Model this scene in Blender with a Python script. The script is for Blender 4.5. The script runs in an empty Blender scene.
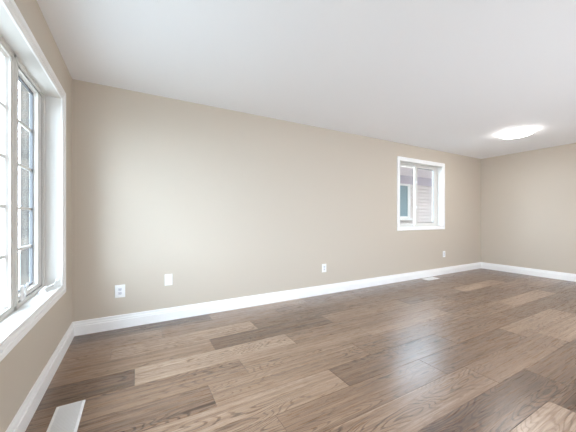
import bpy, bmesh, math, random
from mathutils import Vector
C = bpy.context.scene.collection
random.seed(7)

# ---------------------------------------------------------------- camera, world, light, exposure
SC = bpy.context.scene
cam = bpy.data.objects.new('camera', bpy.data.cameras.new('camera')); C.objects.link(cam)
cam.location = (.525, -3.274, 1.12)
YAW = math.atan2(494, 274.5)                      # viewing direction, from the long wall's axis
cam.rotation_euler = (math.pi/2, 0, YAW - math.pi/2)
cam.data.sensor_width = 36; cam.data.lens = 274.5/576*36
cam.data.shift_y = 2/576; cam.data.clip_start = .02
SC.camera = cam
SC.view_settings.view_transform = 'Standard'; SC.view_settings.look = 'None'
SC.view_settings.gamma = 1; SC.view_settings.use_curve_mapping = False
SC.view_settings.exposure = 0.12
SKY = 17.0
LAMP = 26.0
w = bpy.data.worlds.new('world'); SC.world = w; w.use_nodes = True
bg = w.node_tree.nodes['Background']; bg.inputs[0].default_value = (.69, .84, 1, 1); bg.inputs[1].default_value = SKY
def area(name, loc, rot, sx, sy, power, col=(1, 1, 1)):
    l = bpy.data.lights.new(name, 'AREA'); l.shape = 'RECTANGLE'; l.size = sx; l.size_y = sy; l.energy = power; l.color = col
    o = bpy.data.objects.new(name, l); C.objects.link(o); o.location = loc; o.rotation_euler = rot; return o
UP = 70
area('ceiling_fill', (4.1, -4.3, .12), (math.radians(124), 0, 0), 5.6, .8, UP, (.88, .94, 1))   # added soft fill thrown at the ceiling from behind the camera
area('rear_fill', (3.7, -4.5, 1.1), (math.radians(72), 0, 0), 3.6, 1.3, 60, (.76, .88, 1))   # added fill light behind the camera, in front of a solid wall
C.objects['rear_fill'].data.spread = math.radians(130)
SC.cycles.use_denoising = True
SC.cycles.max_bounces = 12; SC.cycles.diffuse_bounces = 8; SC.cycles.transparent_max_bounces = 16
SC.cycles.sample_clamp_indirect = 6

# ---------------------------------------------------------------- materials
def srgb(r, g, b):
    f = lambda c: (c/255/12.92) if c/255 <= .04045 else ((c/255+.055)/1.055)**2.4
    return (f(r), f(g), f(b), 1)
def mat(name, col, rough=.5, spec=.5, bump=0, bscale=200, var=0, metal=0):
    m = bpy.data.materials.new(name); m.use_nodes = True; N = m.node_tree.nodes; L = m.node_tree.links
    p = N['Principled BSDF']; p.inputs['Roughness'].default_value = rough
    p.inputs['Specular IOR Level'].default_value = spec; p.inputs['Metallic'].default_value = metal
    p.inputs['Base Color'].default_value = col
    tc = N.new('ShaderNodeTexCoord')
    if bump or var:
        nz = N.new('ShaderNodeTexNoise'); nz.inputs['Scale'].default_value = bscale; L.new(tc.outputs['Object'], nz.inputs['Vector'])
        if bump:
            b = N.new('ShaderNodeBump'); b.inputs['Strength'].default_value = bump; b.inputs['Distance'].default_value = .002
            L.new(nz.outputs[0], b.inputs['Height']); L.new(b.outputs[0], p.inputs['Normal'])
        if var:
            mx = N.new('ShaderNodeMix'); mx.data_type = 'RGBA'
            mx.inputs[6].default_value = col; mx.inputs[7].default_value = tuple(c*(1-var) for c in col[:3])+(1,)
            L.new(nz.outputs[0], mx.inputs[0]); L.new(mx.outputs[2], p.inputs['Base Color'])
    return m
M = {}
M['wall'] = mat('beige_wall_paint', srgb(205, 193.5, 179), .6, .3, .08, 260, .03)
M['ceiling'] = mat('white_ceiling_paint', srgb(247, 248, 250), .8, .2, .15, 300, .02)
M['trim'] = mat('white_trim_paint', srgb(252, 251, 250), .35, .5, 0, 30, .02)
M['vinyl'] = mat('white_vinyl', srgb(222, 219, 214), .4, .5, 0, 30, .02)
M['plastic'] = mat('white_plastic', srgb(250, 250, 250), .3, .5, 0, 60, .01)
M['socket'] = mat('grey_socket_plastic', srgb(226, 226, 232), .35, .5, 0, 60, .02)
M['dark'] = mat('dark_slot', srgb(40, 38, 40), .6, .3, 0, 60, .05)
M['gasket'] = mat('grey_weatherstrip', srgb(110, 110, 112), .7, .3, 0, 60, .05)
M['register'] = mat('register_enamel', srgb(244, 243, 242), .35, .5, 0, 60, .02)
M['duct'] = mat('register_dark_duct', srgb(120, 122, 124), .6, .4, 0, 60, .05)
M['siding'] = mat('white_siding', srgb(212, 202, 196), .6, .3, 0, 5, .04)
M['eave_band'] = mat('grey_eave_band', srgb(186, 175, 181), .6, .3, 0, 5, .04)
M['soffit'] = mat('lavender_grey_soffit', srgb(226, 214, 214), .6, .3, 0, 5, .04)
M['roof'] = mat('dark_shingle', srgb(80, 78, 80), .9, .2, .4, 40, .3)
M['nglass'] = mat('blue_grey_window_glass', srgb(128, 148, 152), .3, .3, 0, 3, .1)
M['concrete'] = mat('grey_gravel', srgb(120, 118, 112), .9, .2, .2, 8, .1)

m = bpy.data.materials.new('window_glass'); m.use_nodes = True; N = m.node_tree.nodes; L = m.node_tree.links
N.remove(N['Principled BSDF'])
tr = N.new('ShaderNodeBsdfTransparent'); tr.inputs[0].default_value = (.97, .985, .98, 1)
gl = N.new('ShaderNodeBsdfGlossy'); gl.inputs['Roughness'].default_value = .02
lw = N.new('ShaderNodeLayerWeight'); lw.inputs[0].default_value = .5
pw = N.new('ShaderNodeMath'); pw.operation = 'POWER'; pw.inputs[1].default_value = 5; L.new(lw.outputs['Facing'], pw.inputs[0])
fr = N.new('ShaderNodeMath'); fr.operation = 'MULTIPLY_ADD'; fr.inputs[1].default_value = .6; fr.inputs[2].default_value = .025; L.new(pw.outputs[0], fr.inputs[0])
mx = N.new('ShaderNodeMixShader'); L.new(fr.outputs[0], mx.inputs[0]); L.new(tr.outputs[0], mx.inputs[1]); L.new(gl.outputs[0], mx.inputs[2])
L.new(mx.outputs[0], N['Material Output'].inputs[0]); M['glass'] = m

m = bpy.data.materials.new('lamp_diffuser'); m.use_nodes = True; p = m.node_tree.nodes['Principled BSDF']
p.inputs['Base Color'].default_value = (.9, .9, .9, 1); p.inputs['Emission Color'].default_value = (1, .97, .93, 1); p.inputs['Emission Strength'].default_value = LAMP
M['lamp'] = m

M['slab'] = mat('pale_concrete', srgb(152, 150, 146), .9, .2, .2, 8, .08)
def brick_mat():
    m = bpy.data.materials.new('grey_brown_brick'); m.use_nodes = True; N = m.node_tree.nodes; L = m.node_tree.links
    p = N['Principled BSDF']; p.inputs['Roughness'].default_value = .9
    tc = N.new('ShaderNodeTexCoord'); sp = N.new('ShaderNodeSeparateXYZ'); L.new(tc.outputs['Object'], sp.inputs[0])
    ad = N.new('ShaderNodeMath'); ad.operation = 'ADD'; L.new(sp.outputs[0], ad.inputs[0]); L.new(sp.outputs[1], ad.inputs[1])
    cb = N.new('ShaderNodeCombineXYZ'); L.new(ad.outputs[0], cb.inputs[0]); L.new(sp.outputs[2], cb.inputs[1])
    b = N.new('ShaderNodeTexBrick'); L.new(cb.outputs[0], b.inputs[0]); b.inputs['Scale'].default_value = 1
    b.inputs['Brick Width'].default_value = .2; b.inputs['Row Height'].default_value = .075; b.inputs['Mortar Size'].default_value = .006
    b.inputs['Color1'].default_value = srgb(114, 102, 92); b.inputs['Color2'].default_value = srgb(72, 66, 61); b.inputs['Mortar'].default_value = srgb(92, 88, 84)
    n = N.new('ShaderNodeTexNoise'); n.inputs['Scale'].default_value = 25; L.new(tc.outputs['Object'], n.inputs[0])
    mx = N.new('ShaderNodeMix'); mx.data_type = 'RGBA'; mx.blend_type = 'MULTIPLY'; mx.inputs[0].default_value = .6
    L.new(b.outputs[0], mx.inputs[6]); L.new(n.outputs[0], mx.inputs[7]); L.new(mx.outputs[2], p.inputs['Base Color'])
    return m
M['brick'] = brick_mat()

def floor_mat():
    m = bpy.data.materials.new('vinyl_oak_planks'); m.use_nodes = True; N = m.node_tree.nodes; L = m.node_tree.links
    p = N['Principled BSDF']
    def math_(op, a, b=None):
        n = N.new('ShaderNodeMath'); n.operation = op
        for i, v in enumerate((a, b)):
            if v is None: continue
            if isinstance(v, (int, float)): n.inputs[i].default_value = v
            else: L.new(v, n.inputs[i])
        return n.outputs[0]
    def mp(v, a0, a1, b0, b1):
        n = N.new('ShaderNodeMapRange'); L.new(v, n.inputs[0])
        for i, x in enumerate((a0, a1, b0, b1)): n.inputs[i+1].default_value = x
        return n.outputs[0]
    def attr(name):
        a = N.new('ShaderNodeAttribute'); a.attribute_name = name; return a.outputs['Fac']
    tone, seed = attr('tone'), attr('seed')
    tc = N.new('ShaderNodeTexCoord'); sp = N.new('ShaderNodeSeparateXYZ'); L.new(tc.outputs['Object'], sp.inputs[0])
    def noise(sx, sy, detail=2, k=37.0, rough=.5):
        cb = N.new('ShaderNodeCombineXYZ')
        L.new(math_('MULTIPLY', sp.outputs[0], sx), cb.inputs[0]); L.new(math_('MULTIPLY', sp.outputs[1], sy), cb.inputs[1])
        L.new(math_('MULTIPLY', seed, k), cb.inputs[2])
        n = N.new('ShaderNodeTexNoise'); n.inputs['Scale'].default_value = 1; n.inputs['Detail'].default_value = detail; n.inputs['Roughness'].default_value = rough
        L.new(cb.outputs[0], n.inputs[0]); return n.outputs[0]
    # cathedral grain: contour lines of a smooth stretched field
    fld = noise(1.1, 7.5, 1.5)
    fld = math_('ADD', fld, math_('MULTIPLY', noise(7, 70, 3, 29), .022))
    rings = math_('SINE', math_('MULTIPLY', fld, 170))
    rings = mp(rings, .35, 1, 0, 1)
    mask = mp(noise(.9, 7, 1, 91), .40, .60, .15, 1)
    rings = math_('MULTIPLY', rings, mask)
    fib = mp(noise(4, 190, 3, 13, .65), .36, .66, 0, 1)
    pore = mp(noise(14, 420, 2, 57), .52, .7, 0, 1)
    band = noise(.8, 38, 4, 71, .6)
    v = math_('ADD', math_('ADD', .20, math_('MULTIPLY', tone, .69)), math_('MULTIPLY', math_('SUBTRACT', band, .5), .75))
    v = math_('SUBTRACT', v, math_('MULTIPLY', rings, .33))
    v = math_('SUBTRACT', v, math_('MULTIPLY', fib, .26))
    v = math_('SUBTRACT', v, math_('MULTIPLY', pore, .10))
    cr = N.new('ShaderNodeValToRGB'); L.new(v, cr.inputs[0])
    e = cr.color_ramp.elements
    e[0].position = -.0; e[0].color = srgb(*DARK); e[1].position = 1; e[1].color = srgb(*LIGHT)
    x = e.new(.45); x.color = srgb(*MID)
    L.new(cr.outputs[0], p.inputs['Base Color'])
    L.new(mp(fib, 0, 1,   .25, .36), p.inputs['Roughness'])
    p.inputs['Specular IOR Level'].default_value = .85
    p.inputs['Coat Weight'].default_value = .35; p.inputs['Coat Roughness'].default_value = .3
    b = N.new('ShaderNodeBump'); b.inputs['Strength'].default_value = .12; b.inputs['Distance'].default_value = .001
    L.new(v, b.inputs['Height']); L.new(b.outputs[0], p.inputs['Normal'])
    return m
DARK, MID, LIGHT = (66, 41, 25), (140, 110, 87), (212, 188, 167)
M['floor'] = floor_mat()

# ---------------------------------------------------------------- helpers
def obj(name, bm, m, parent=None, smooth=False, bevel=0):
    bmesh.ops.recalc_face_normals(bm, faces=bm.faces)
    me = bpy.data.meshes.new(name); bm.to_mesh(me); bm.free()
    for mm in (m if isinstance(m, (list, tuple)) else [m]): me.materials.append(mm)
    if smooth:
        for f in me.polygons: f.use_smooth = True
    o = bpy.data.objects.new(name, me); C.objects.link(o)
    if parent is not None: o.parent = parent; o.location = (0, 0, 0) if parent.parent else -Vector(parent.location)
    if bevel:
        b = o.modifiers.new('bevel', 'BEVEL'); b.width = bevel; b.segments = 2; b.limit_method = 'ANGLE'; b.angle_limit = .6
    return o
def box(bm, a, b):
    lo = [min(a[i], b[i]) for i in range(3)]; hi = [max(a[i], b[i]) for i in range(3)]
    v = [bm.verts.new((x, y, z)) for x in (lo[0], hi[0]) for y in (lo[1], hi[1]) for z in (lo[2], hi[2])]
    for f in ((0,1,3,2), (4,6,7,5), (0,4,5,1), (2,3,7,6), (0,2,6,4), (1,5,7,3)): bm.faces.new([v[i] for i in f])
def boxes(*ab):
    bm = bmesh.new()
    for a, b in ab: box(bm, a, b)
    return bm
def ring(bm, loops, mp):
    """closed frame swept round a rectangle; loops are (a0, a1, b0, b1, depth)"""
    R = [[bm.verts.new(mp(a, b, d)) for a, b in ((a0, b0), (a1, b0), (a1, b1), (a0, b1))] for a0, a1, b0, b1, d in loops]
    for i in range(len(R)):
        P, Q = R[i], R[(i+1) % len(R)]
        for k in range(4): bm.faces.new((P[k], P[(k+1) % 4], Q[(k+1) % 4], Q[k]))
def frame(outer, inner, d0, d1, mp):
    bm = bmesh.new(); ring(bm, [(*outer, d0), (*inner, d0), (*inner, d1), (*outer, d1)], mp); return bm
def cyl(bm, c, r, h, axis='z', n=24, r2=None):
    r2 = r if r2 is None else r2; A, B = [], []
    for i in range(n):
        t = 2*math.pi*i/n; u, v = math.cos(t), math.sin(t)
        for lst, rr, hh in ((A, r, 0), (B, r2, h)):
            p = {'z': (u*rr, v*rr, hh), 'y': (u*rr, hh, v*rr), 'x': (hh, u*rr, v*rr)}[axis]
            lst.append(bm.verts.new((c[0]+p[0], c[1]+p[1], c[2]+p[2])))
    for i in range(n): bm.faces.new((A[i], A[(i+1) % n], B[(i+1) % n], B[i]))
    bm.faces.new(A); bm.faces.new(B)
def tube(bm, pts, rad, n=10):
    prev = None
    for i, p in enumerate(pts):
        p = Vector(p); t = (Vector(pts[min(i+1, len(pts)-1)]) - Vector(pts[max(i-1, 0)])).normalized()
        u = t.cross(Vector((0, 0, 1))).normalized(); v = u.cross(t)
        r = rad[i] if isinstance(rad, (list, tuple)) else rad
        cur = [bm.verts.new(p + u*r*math.cos(a) + v*r*.7*math.sin(a)) for a in [2*math.pi*k/n for k in range(n)]]
        if prev:
            for k in range(n): bm.faces.new((prev[k], prev[(k+1) % n], cur[(k+1) % n], cur[k]))
        else: bm.faces.new(cur)
        prev = cur
    bm.faces.new(prev)
def thing(name, loc, label, cat=None, group=None, kind=None):
    o = bpy.data.objects.new(name, None); C.objects.link(o); o.location = loc; o.empty_display_size = .1
    return tag(o, label, cat, group, kind)
def tag(o, label, cat=None, group=None, kind=None):
    o['label'] = label
    if cat: o['category'] = cat
    if group: o['group'] = group
    if kind: o['kind'] = kind
    return o
def copy_tree(o, parent=None):
    c = o.copy(); C.objects.link(c); c.parent = parent
    for ch in [k for k in bpy.data.objects if k.parent == o]: copy_tree(ch, c)
    return c

# ---------------------------------------------------------------- room shell
LX, FY, H, T = 7.29, -4.6, 2.44, .2
W1 = (-2.85, -.455, .577, 2.083)       # left window opening: y0 y1 z0 z1
W2 = (4.595, 5.838, .962, 2.135)       # small window opening: x0 x1 z0 z1
J = .012
def holed(a0, a1, b0, b1, hole, mk):
    h0, h1, g0, g1 = hole[0]-J, hole[1]+J, hole[2]-J, hole[3]+J
    return boxes(mk(a0, h0, b0, b1), mk(h1, a1, b0, b1), mk(h0, h1, b0, g0), mk(h0, h1, g1, b1))
o = obj('wall_left', holed(FY-T, T, 0, H, W1, lambda a, b, c, d: ((-T, a, c), (0, b, d))), M['wall'])
tag(o, 'beige painted wall with the tall white casement window at the left', 'wall', kind='structure')
o = obj('wall_back', holed(0, LX, 0, H, W2, lambda a, b, c, d: ((a, 0, c), (b, T, d))), M['wall'])
tag(o, 'long beige painted wall with the small sliding window and outlets', 'wall', kind='structure')
o = obj('wall_right', boxes(((LX, FY-T, 0), (LX+T, T, H))), M['wall'])
tag(o, 'beige painted end wall at the far right behind the ceiling light', 'wall', kind='structure')
o = obj('wall_front', boxes(((0, FY-T, 0), (LX, FY, H))), M['wall'])
tag(o, 'beige painted wall behind the viewer, opposite the small window', 'wall', kind='structure')
o = obj('ceiling', boxes(((-T, FY-T, H), (LX+T, T, H+.3))), M['ceiling'])
tag(o, 'smooth flat white painted ceiling over the whole room', 'ceiling', kind='structure')

# floor: real planks, 1.265 m long in rows 0.2345 m deep; joints and tones of each row as seen
PL, RW = 1.2635, .2345
start = {0: .0, 1: .75, 2: .35, 3: 1.12, 4: .52, 5: 1.24, 6: .95, 7: .51, 8: 1.22, 9: .16, 10: .52, 11: .21}
tones = {0: [.16, .62, .30, .25, .30, .30], 1: [.60, .48, .40, .30, .28, .32, .3], 2: [.60, .74, .30, .42, .35, .30, .3], 3: [.55, .18, .58, .26, .66, .30],
         4: [.20, .76, .46, .50, .26, .45], 5: [.45, .60, .60, .34, .35, .55], 6: [.30, .56, .42, .48, .74, .34], 7: [.28, .64, .34, .44, .34, .25],
         8: [.62, .46, .34, .70, .32, .3], 9: [.50, .50, .56, .52, .74, .4], 10: [.5, .50, .20, .30, .5, .3], 11: [.5, .5, .80, .16, .4, .4]}
bm = bmesh.new(); tl = bm.faces.layers.float.new('tone'); sl = bm.faces.layers.float.new('seed')
def plank(x0, x1, y0, y1, tone, seed):
    g, b = .0009, .0012
    lo = [bm.verts.new(p) for p in ((x0+g, y0+g, -.0018), (x1-g, y0+g, -.0018), (x1-g, y1-g, -.0018), (x0+g, y1-g, -.0018))]
    hi = [bm.verts.new(p) for p in ((x0+b, y0+b, 0), (x1-b, y0+b, 0), (x1-b, y1-b, 0), (x0+b, y1-b, 0))]
    fs = [bm.faces.new(hi)] + [bm.faces.new((lo[k], lo[(k+1) % 4], hi[(k+1) % 4], hi[k])) for k in range(4)]
    for f in fs: f[tl] = tone; f[sl] = seed
r = 0
while -RW*r > FY:
    s0 = start.get(r, random.uniform(.1, 1.2)); x = s0 - PL if s0 > 0 else 0; k = 0
    y1, y0 = -RW*r, max(-RW*(r+1), FY)
    while x < LX:
        tl_ = tones[r][k] if r in tones and k < len(tones[r]) else random.uniform(.15, .85)
        plank(max(x, 0), min(x+PL, LX), y0, y1, tl_, random.random()); x += PL; k += 1
    r += 1
nf = len(bm.faces)
box(bm, (0, FY, -.12), (LX, 0, -.0017))
bm.faces.ensure_lookup_table()
for f in bm.faces[nf:]: f[tl] = -.6
o = obj('floor', bm, M['floor'])
tag(o, 'brown oak look plank floor running along the long wall', 'floor', kind='structure')

# baseboards
BP = [(0, 0), (.019, 0), (.019, .084), (.0185, .088), (.011, .0885), (.012, .096), (.012, .102), (.0085, .110), (.0075, .118), (.0075, .128), (.004, .134), (0, .134)]
def baseboard(name, label, mp, length, m0=1, m1=1):
    bm = bmesh.new()
    A = [bm.verts.new(mp(d*m0, d, z)) for d, z in BP]; B = [bm.verts.new(mp(length-d*m1, d, z)) for d, z in BP]
    n = len(BP)
    for i in range(n): bm.faces.new((A[i], A[(i+1) % n], B[(i+1) % n], B[i]))
    bm.faces.new(A); bm.faces.new(B)
    tag(obj(name, bm, M['trim']), label, 'baseboard', kind='structure')
baseboard('baseboard_back', 'white moulded baseboard along the long wall below the outlets', lambda s, d, z: (s, -d, z), LX)
baseboard('baseboard_left', 'white moulded baseboard under the tall window on the left wall', lambda s, d, z: (d, -s, z), -FY, 1, 1)
baseboard('baseboard_right', 'white moulded baseboard along the far right end wall', lambda s, d, z: (LX-d, -s, z), -FY, 1, 1)

# ---------------------------------------------------------------- window casings
def casing_loops(op, wd, s):
    """moulded picture-frame casing: s is the sign that points into the room"""
    prof = [(0, 0), (0, .010), (.006, .013), (.012, .013), (.014, .006), (.019, .006), (.022, .011), (wd*.55, .013), (wd*.56, .019), (wd*.7, .0215), (wd*.9, .022), (wd, .018), (wd, 0)]
    return [(op[0]-u, op[1]+u, op[2]-u, op[3]+u, s*h) for u, h in prof]
def reveal(root, op, d1, mp, sill):
    """three white jamb boards (one frame) and a sill board below"""
    bm = bmesh.new()
    a0, a1, b0, b1 = op
    def pbox(a_, b_, c_, d_):
        p, q = mp(a_, c_, 0), mp(b_, d_, d1); box(bm, p, q)
    pbox(a0-J, a0, b0, b1); pbox(a1, a1+J, b0, b1); pbox(a0-J, a1+J, b1, b1+J)
    obj('jamb', bm, M['vinyl'], root)  # jambs and sill coloured greyer to tone down the window light on them
    bm = bmesh.new(); box(bm, mp(a0-J, b0-J, 0), mp(a1+J, b0, d1)); obj(sill, bm, M['vinyl'], root)

# window 1: picture window between two casements
mL = lambda a, b, d: (d, a, b)
w1 = thing('window_1', (0, -1.65, .577), 'tall white casement window with picture pane on the left wall', 'window', kind='structure')
bm = bmesh.new(); ring(bm, casing_loops(W1, .075, 1), mL); obj('casing', bm, M['trim'], w1)
reveal(w1, W1, -.095, mL, 'sill')
# outer vinyl frame with two mullions
z0, z1 = W1[2], W1[3]
CW = .59
bm = frame((W1[0]-J, W1[1]+J, z0-J, z1+J), (W1[0]+.04, W1[1]-.04, z0+.022, z1-.022), -.095, -.158, mL)
ring(bm, [(W1[0]+.04, W1[1]-.04, z0+.022, z1-.022, -.118), (W1[0]+.05, W1[1]-.05, z0+.03, z1-.03, -.118), (W1[0]+.05, W1[1]-.05, z0+.03, z1-.03, -.158), (W1[0]+.04, W1[1]-.04, z0+.022, z1-.022, -.158)], mL)
for yc in (W1[1]-CW-.015, W1[0]+CW+.015):
    box(bm, (-.095, yc-.032, z0), (-.158, yc+.032, z1)); box(bm, (-.090, yc-.012, z0), (-.1, yc+.012, z1))
obj('window_frame', bm, M['vinyl'], w1)
def gridz(g0, g1, n=5): return [g0+(g1-g0)*k/n for k in range(1, n)]
def sash(root, a0, a1, b0, b1, ga0, ga1, gb0, gb1, d, dg, db, name, mp=mL, mat_='vinyl', step=.012):
    """sash frame from outer rect to glass rect: face depth d, glass depth dg, back depth db"""
    s = 1 if db > d else -1
    bm = bmesh.new()
    ring(bm, [(a0, a1, b0, b1, d), (ga0-step, ga1+step, gb0-step, gb1+step, d), (ga0-step, ga1+step, gb0-step, gb1+step, d+s*.008),
              (ga0, ga1, gb0, gb1, dg), (ga0, ga1, gb0, gb1, db), (a0, a1, b0, b1, db)], mp)
    return obj(name, bm, M[mat_], root)
def pane(root, a0, a1, b0, b1, d, mp):
    bm = bmesh.new(); e = .003; box(bm, mp(a0-e, b0-e, d), mp(a1+e, b1+e, d+.004 if d > 0 else d-.004)); return obj('glass', bm, M['glass'], root)
def muntins(root, a0, a1, zs, d, mp, ys=(), b0=0, b1=0):
    for z in zs:
        bm = bmesh.new(); box(bm, mp(a0, z-.009, d+.005), mp(a1, z+.009, d-.009)); obj('muntin', bm, M['vinyl'], root)
    for y in ys:
        bm = bmesh.new(); box(bm, mp(y-.009, b0, d+.0045), mp(y+.009, b1, d-.0085)); obj('muntin', bm, M['vinyl'], root)
ZS = [.915, 1.185, 1.47, 1.755]
def casement(y_in, y_out):
    """y_out: jamb side, y_in: mullion side"""
    far = y_out > y_in
    o0, o1 = sorted((y_in, y_out))
    gi, go = (y_in+.055, y_out-.10) if far else (y_in-.055, y_out+.10)
    g0, g1 = sorted((gi, go))
    s = sash(w1, o0, o1, z0+.028, z1-.028, g0, g1, z0+.068, z1-.048, -.108, -.140, -.152, 'casement_sash')
    bm = frame((o0-.012, o1+.012, z0+.0215, z1-.0215), (o0, o1, z0+.028, z1-.028), -.109, -.125, mL); obj('weatherstrip', bm, M['gasket'], s)
    s['label'] = 'side sash with four crossbars'
    bm = bmesh.new(); ring(bm, [(g0, g1, z0+.068, z1-.048, -.130), (g0+.004, g1-.004, z0+.072, z1-.052, -.133), (g0+.004, g1-.004, z0+.072, z1-.052, -.150), (g0, g1, z0+.068, z1-.048, -.150)], mL)
    obj('glazing_gasket', bm, M['gasket'], s)
    pane(s, g0, g1, z0+.068, z1-.048, -.145, mL)
    muntins(s, g0, g1, ZS, -.145, mL)
    return s
casement(W1[1]-CW+.02, W1[1]-.05)
casement(W1[0]+CW-.02, W1[0]+.05)
# fixed picture pane
f0, f1 = W1[0]+CW+.047, W1[1]-CW-.047
s = sash(w1, f0, f1, z0+.0, z1-.0, f0+.055, f1-.055, z0+.045, z1-.055, -.098, -.118, -.152, 'picture_frame')
pane(s, f0+.055, f1-.055, z0+.045, z1-.055, -.122, mL)
muntins(s, f0+.055, f1-.055, gridz(z0+.045, z1-.055), -.122, mL, [f0+.055+(f1-f0-.11)*k/4 for k in (1, 2, 3)], z0+.045, z1-.055)
# crank handle on the sill and lock lever on the mullion
bm = bmesh.new()
cyl(bm, (-.066, -.665, z0), .026, .016, n=24, r2=.016)
hd = obj('crank_handle', bm, M['plastic'], w1, smooth=False, bevel=.002)
bm = bmesh.new(); tube(bm, [(-.066, -.665, z0+.018), (-.060, -.63, z0+.028), (-.045, -.585, z0+.026), (-.028, -.54, z0+.034), (-.014, -.50, z0+.046)], [.011, .010, .008, .006, .005])
obj('crank_arm', bm, M['plastic'], hd, smooth=True)
bm = bmesh.new(); cyl(bm, (-.014, -.50, z0+.046), .009, .022, 'z', 14); obj('crank_knob', bm, M['plastic'], hd, bevel=.002)
bm = boxes(((-.095, -1.0, .61), (-.083, -.972, .70))); lk = obj('sash_lock', bm, M['plastic'], w1, bevel=.003)
bm = bmesh.new(); tube(bm, [(-.080, -.986, .62), (-.072, -.983, .655), (-.066, -.980, .70), (-.066, -.978, .715)], [.007, .008, .007, .005]); obj('lock_lever', bm, M['plastic'], lk, smooth=True)

# window 2: white sliding window in the long wall
mB = lambda a, b, d: (a, d, b)
w2 = thing('window_2', (5.21, 0, .962), 'small white sliding window high on the long beige wall', 'window', kind='structure')
bm = bmesh.new(); ring(bm, casing_loops(W2, .066, -1), mB); obj('casing', bm, M['trim'], w2)
reveal(w2, W2, .105, mB, 'sill')
a0, a1, b0, b1 = W2
bm = frame((a0-J, a1+J, b0-J, b1+J), (a0+.022, a1-.022, b0+.02, b1-.02), .105, .19, mB)
obj('window_frame', bm, M['vinyl'], w2)
s = sash(w2, a0+.022, 5.24, b0+.02, b1-.02, a0+.06, 5.215, b0+.045, b1-.04, .150, .160, .180, 'fixed_sash', mB, step=.004)
pane(s, a0+.06, 5.215, b0+.045, b1-.04, .165, mB)
s = sash(w2, 5.165, a1-.022, b0+.02, b1-.02, 5.235, a1-.095, b0+.062, b1-.055, .108, .120, .145, 'sliding_sash', mB, step=.004)
bm = bmesh.new(); ring(bm, [(5.235, a1-.095, b0+.062, b1-.055, .1205), (5.240, a1-.100, b0+.067, b1-.064, .1205), (5.240, a1-.100, b0+.067, b1-.064, .13), (5.235, a1-.095, b0+.062, b1-.055, .13)], mB)
obj('glazing_gasket', bm, M['gasket'], s)
pane(s, 5.235, a1-.095, b0+.062, b1-.055, .125, mB)
for z in (1.30, 1.78):
    bm = boxes(((5.185, .100, z), (5.215, .108, z+.05))); obj('latch', bm, M['plastic'], s, bevel=.002)

# ---------------------------------------------------------------- ceiling light
def lamp(x, y):
    t = thing('ceiling_light', (x, y, H), 'round white flush ceiling light, lit, near the far right corner', 'ceiling light')
    bm = bmesh.new(); cyl(bm, (x, y, H-.012), .200, .012, n=48); obj('base_ring', bm, M['plastic'], t, bevel=.003)
    bm = bmesh.new(); prev = None; n = 48; prof = [(.206, -.008), (.210, .004), (.200, .018), (.165, .032), (.11, .040), (.05, .043)]
    for rr, h in prof:
        cur = [bm.verts.new((x+rr*math.cos(2*math.pi*k/n), y+rr*math.sin(2*math.pi*k/n), H-.018-h)) for k in range(n)]
        if prev:
            for k in range(n): bm.faces.new((prev[k], prev[(k+1) % n], cur[(k+1) % n], cur[k]))
        prev = cur
    bm.faces.new(prev); obj('diffuser', bm, M['lamp'], t, smooth=True)
    return t
lamp(5.66, -1.28)

# ---------------------------------------------------------------- outlets
def plate(x, z, label, kind, group=None, wd=.078, ht=.122):
    t = thing('wall_outlet' if kind == 'duplex' else 'cable_plate', (x, 0, z), label, 'outlet' if kind == 'duplex' else 'wall plate', group)
    obj('cover_plate', boxes(((x-wd/2, -.0075, z-ht/2), (x+wd/2, 0, z+ht/2))), M['plastic'], t, bevel=.0025)
    if kind == 'duplex':
        for s in (-1, 1):
            zc = z+s*.0195
            sk = obj('socket', boxes(((x-.0165, -.0095, zc-.014), (x+.0165, -.0075, zc+.014))), M['socket'], t, bevel=.002)
            obj('slots', boxes(((x-.0085, -.0099, zc-.003), (x-.006, -.0094, zc+.007)), ((x+.006, -.0099, zc-.003), (x+.0085, -.0094, zc+.006)), ((x-.0025, -.0099, zc-.011), (x+.0025, -.0094, zc-.006))), M['dark'], sk)
        bm = bmesh.new(); cyl(bm, (x, -.0092, z), .003, .002, 'y', 12); obj('screw', bm, M['socket'], t)
    else:
        bm = bmesh.new(); cyl(bm, (x, -.016, z), .0055, .009, 'y', 14); obj('cable_jack', bm, M['socket'], t)
        for s in (-1, 1):
            bm = bmesh.new(); cyl(bm, (x, -.0088, z+s*.042), .003, .002, 'y', 12); obj('screw', bm, M['socket'], t)
    return t
plate(.388, .375, 'white duplex outlet on the long wall closest to the left corner', 'duplex', wd=.09, ht=.128)
plate(.843, .443, 'small white cable plate right of the leftmost outlet', 'coax')
plate(2.95, .384, 'white duplex outlet alone in the middle of the long wall', 'duplex')
plate(5.90, .402, 'white outlet on the long wall below the small sliding window', 'duplex')

# ---------------------------------------------------------------- floor registers
def register(x0, x1, y0, y1, label, across):
    cx, cy = (x0+x1)/2, (y0+y1)/2
    t = thing('floor_register', (cx, cy, 0), label, 'floor vent')
    mp = lambda a, b, d: (a, b, d)
    e = .014
    bm = bmesh.new(); ring(bm, [(x0, x1, y0, y1, 0), (x0, x1, y0, y1, .002), (x0+.006, x1-.006, y0+.006, y1-.006, .006), (x0+e, x1-e, y0+e, y1-e, .006), (x0+e, x1-e, y0+e, y1-e, 0)], mp)
    obj('rim', bm, M['register'], t)
    obj('damper', boxes(((x0+e, y0+e, .0003), (x1-e, y1-e, .0012))), M['duct'], t)
    bm = bmesh.new()
    lo, hi = (y0+e, y1-e) if across else (x0+e, x1-e)
    n = int((hi-lo)/.0125)
    for k in range(n):
        c = lo+(k+.5)*(hi-lo)/n
        if across: box(bm, (x0+e-.001, c-.0034, .0014), (x1-e+.001, c+.0034, .0050))
        else: box(bm, (c-.0034, y0+e-.001, .0014), (c+.0034, y1-e+.001, .0050))
    obj('louvres', bm, M['register'], t)
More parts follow.
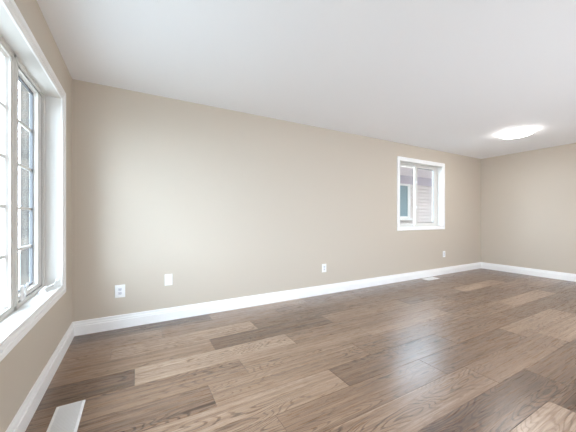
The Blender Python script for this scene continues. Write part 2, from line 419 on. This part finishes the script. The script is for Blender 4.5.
register(.117, .257, -1.52, -1.192, 'white metal floor vent under the tall window beside the left baseboard', True)
register(5.12, 5.44, -.20, -.055, 'white metal floor vent against the long wall under the small window', False)

# ---------------------------------------------------------------- outside
o = obj('ground', boxes(((-14, -16, -.7), (20, 14, -.5))), M['concrete']); tag(o, 'grey gravel ground outside between the two houses', 'ground', kind='structure')
o = obj('reflector_slab', boxes(((-9, -9, -.5), (-.3, 4, -.46))), M['slab']); tag(o, 'added pale concrete slab outside the tall left window that reflects light indoors', 'reflector_slab', kind='structure')  # added reflector that throws sky light up to the ceiling
o = obj('wall_exterior', boxes(((-.245, -.445, -.5), (-T, T, 2.9)), ((-.245, -.445, 2.9), (-T, -4.8, 2.15)), ((-.245, -4.8, -.5), (-T, -.445, .5)), ((-T-.001, -.445, W1[2]), (-.16, -.443, W1[3]))), M['brick'])
tag(o, 'grey brown brick facing outside beside the tall left window', 'wall', kind='structure')

o = obj('wall_sky_blocker', boxes(((-.2, 0, H+.3), (LX+8, T, 5.6)), ((LX+T, 0, -.5), (LX+8, T, H+.3)), ((-.6, -5.2, 2.56), (-.2, .6, 2.66)), ((-.3, T, 2.7), (LX+8, T+.42, 2.8))), M['siding'])  # added out of view to keep sky light off the alley and brick
tag(o, 'pale outer wall and eaves of the room\'s own house above the windows', 'wall', kind='structure')

# neighbouring house seen through the small window
NY = 2.5
hs = thing('house', (9, NY, -.5), 'neighbouring house with white lap siding seen through the small window', 'house')
bm = bmesh.new(); z = -.5; lap = .107
X0, X1 = 2.5, 17
pts = [(NY+.3, -.5)]
while z < 2.75: pts += [(NY-.016, z), (NY-.004, z+lap-.034), (NY+.035, z+lap-.034), (NY+.035, z+lap)]; z += lap
pts.append((NY+.3, z))
A = [bm.verts.new((X0, y, zz)) for y, zz in pts]; B = [bm.verts.new((X1, y, zz)) for y, zz in pts]
for i in range(len(pts)): bm.faces.new((A[i], A[(i+1) % len(pts)], B[(i+1) % len(pts)], B[i]))
bm.faces.new(A); bm.faces.new(B); obj('siding', bm, M['siding'], hs)
obj('eave_band', boxes(((X0, NY-.03, 2.19), (X1, NY+.0, 2.46))), M['eave_band'], hs)  # plain grey band on the wall under the soffit
bm = boxes(((X0, NY-1.0, 2.46), (X1, NY+.2, 2.50)))
for k in range(10): box(bm, (X0, NY-.99+.1*k, 2.448), (X1, NY-.93+.1*k, 2.461))
obj('soffit', bm, M['soffit'], hs)
obj('fascia', boxes(((X0, NY-1.03, 2.44), (X1, NY-1.0, 2.62))), M['siding'], hs)
bm = bmesh.new()
v = [bm.verts.new(p) for p in ((X0, NY-1.1, 2.60), (X1, NY-1.1, 2.60), (X1, NY+3, 4.0), (X0, NY+3, 4.0), (X0, NY-1.1, 2.64), (X1, NY-1.1, 2.64), (X1, NY+3, 4.05), (X0, NY+3, 4.05))]
for f in ((0,1,2,3), (4,5,6,7), (0,1,5,4), (2,3,7,6), (0,3,7,4), (1,2,6,5)): bm.faces.new([v[i] for i in f])
obj('roof', bm, M['roof'], hs)
mN = lambda a, b, d: (a, NY+d, b)
nw = obj('window', frame((6.9, 8.14, 1.10, 2.19), (6.97, 8.04, 1.17, 2.13), -.05, .02, mN), M['vinyl'], hs)
obj('pane', boxes(((6.96, NY-.03, 1.16), (8.05, NY-.022, 2.14))), M['nglass'], nw)
obj('window_sill', boxes(((6.85, NY-.09, 1.05), (8.2, NY, 1.105))), M['vinyl'], nw)
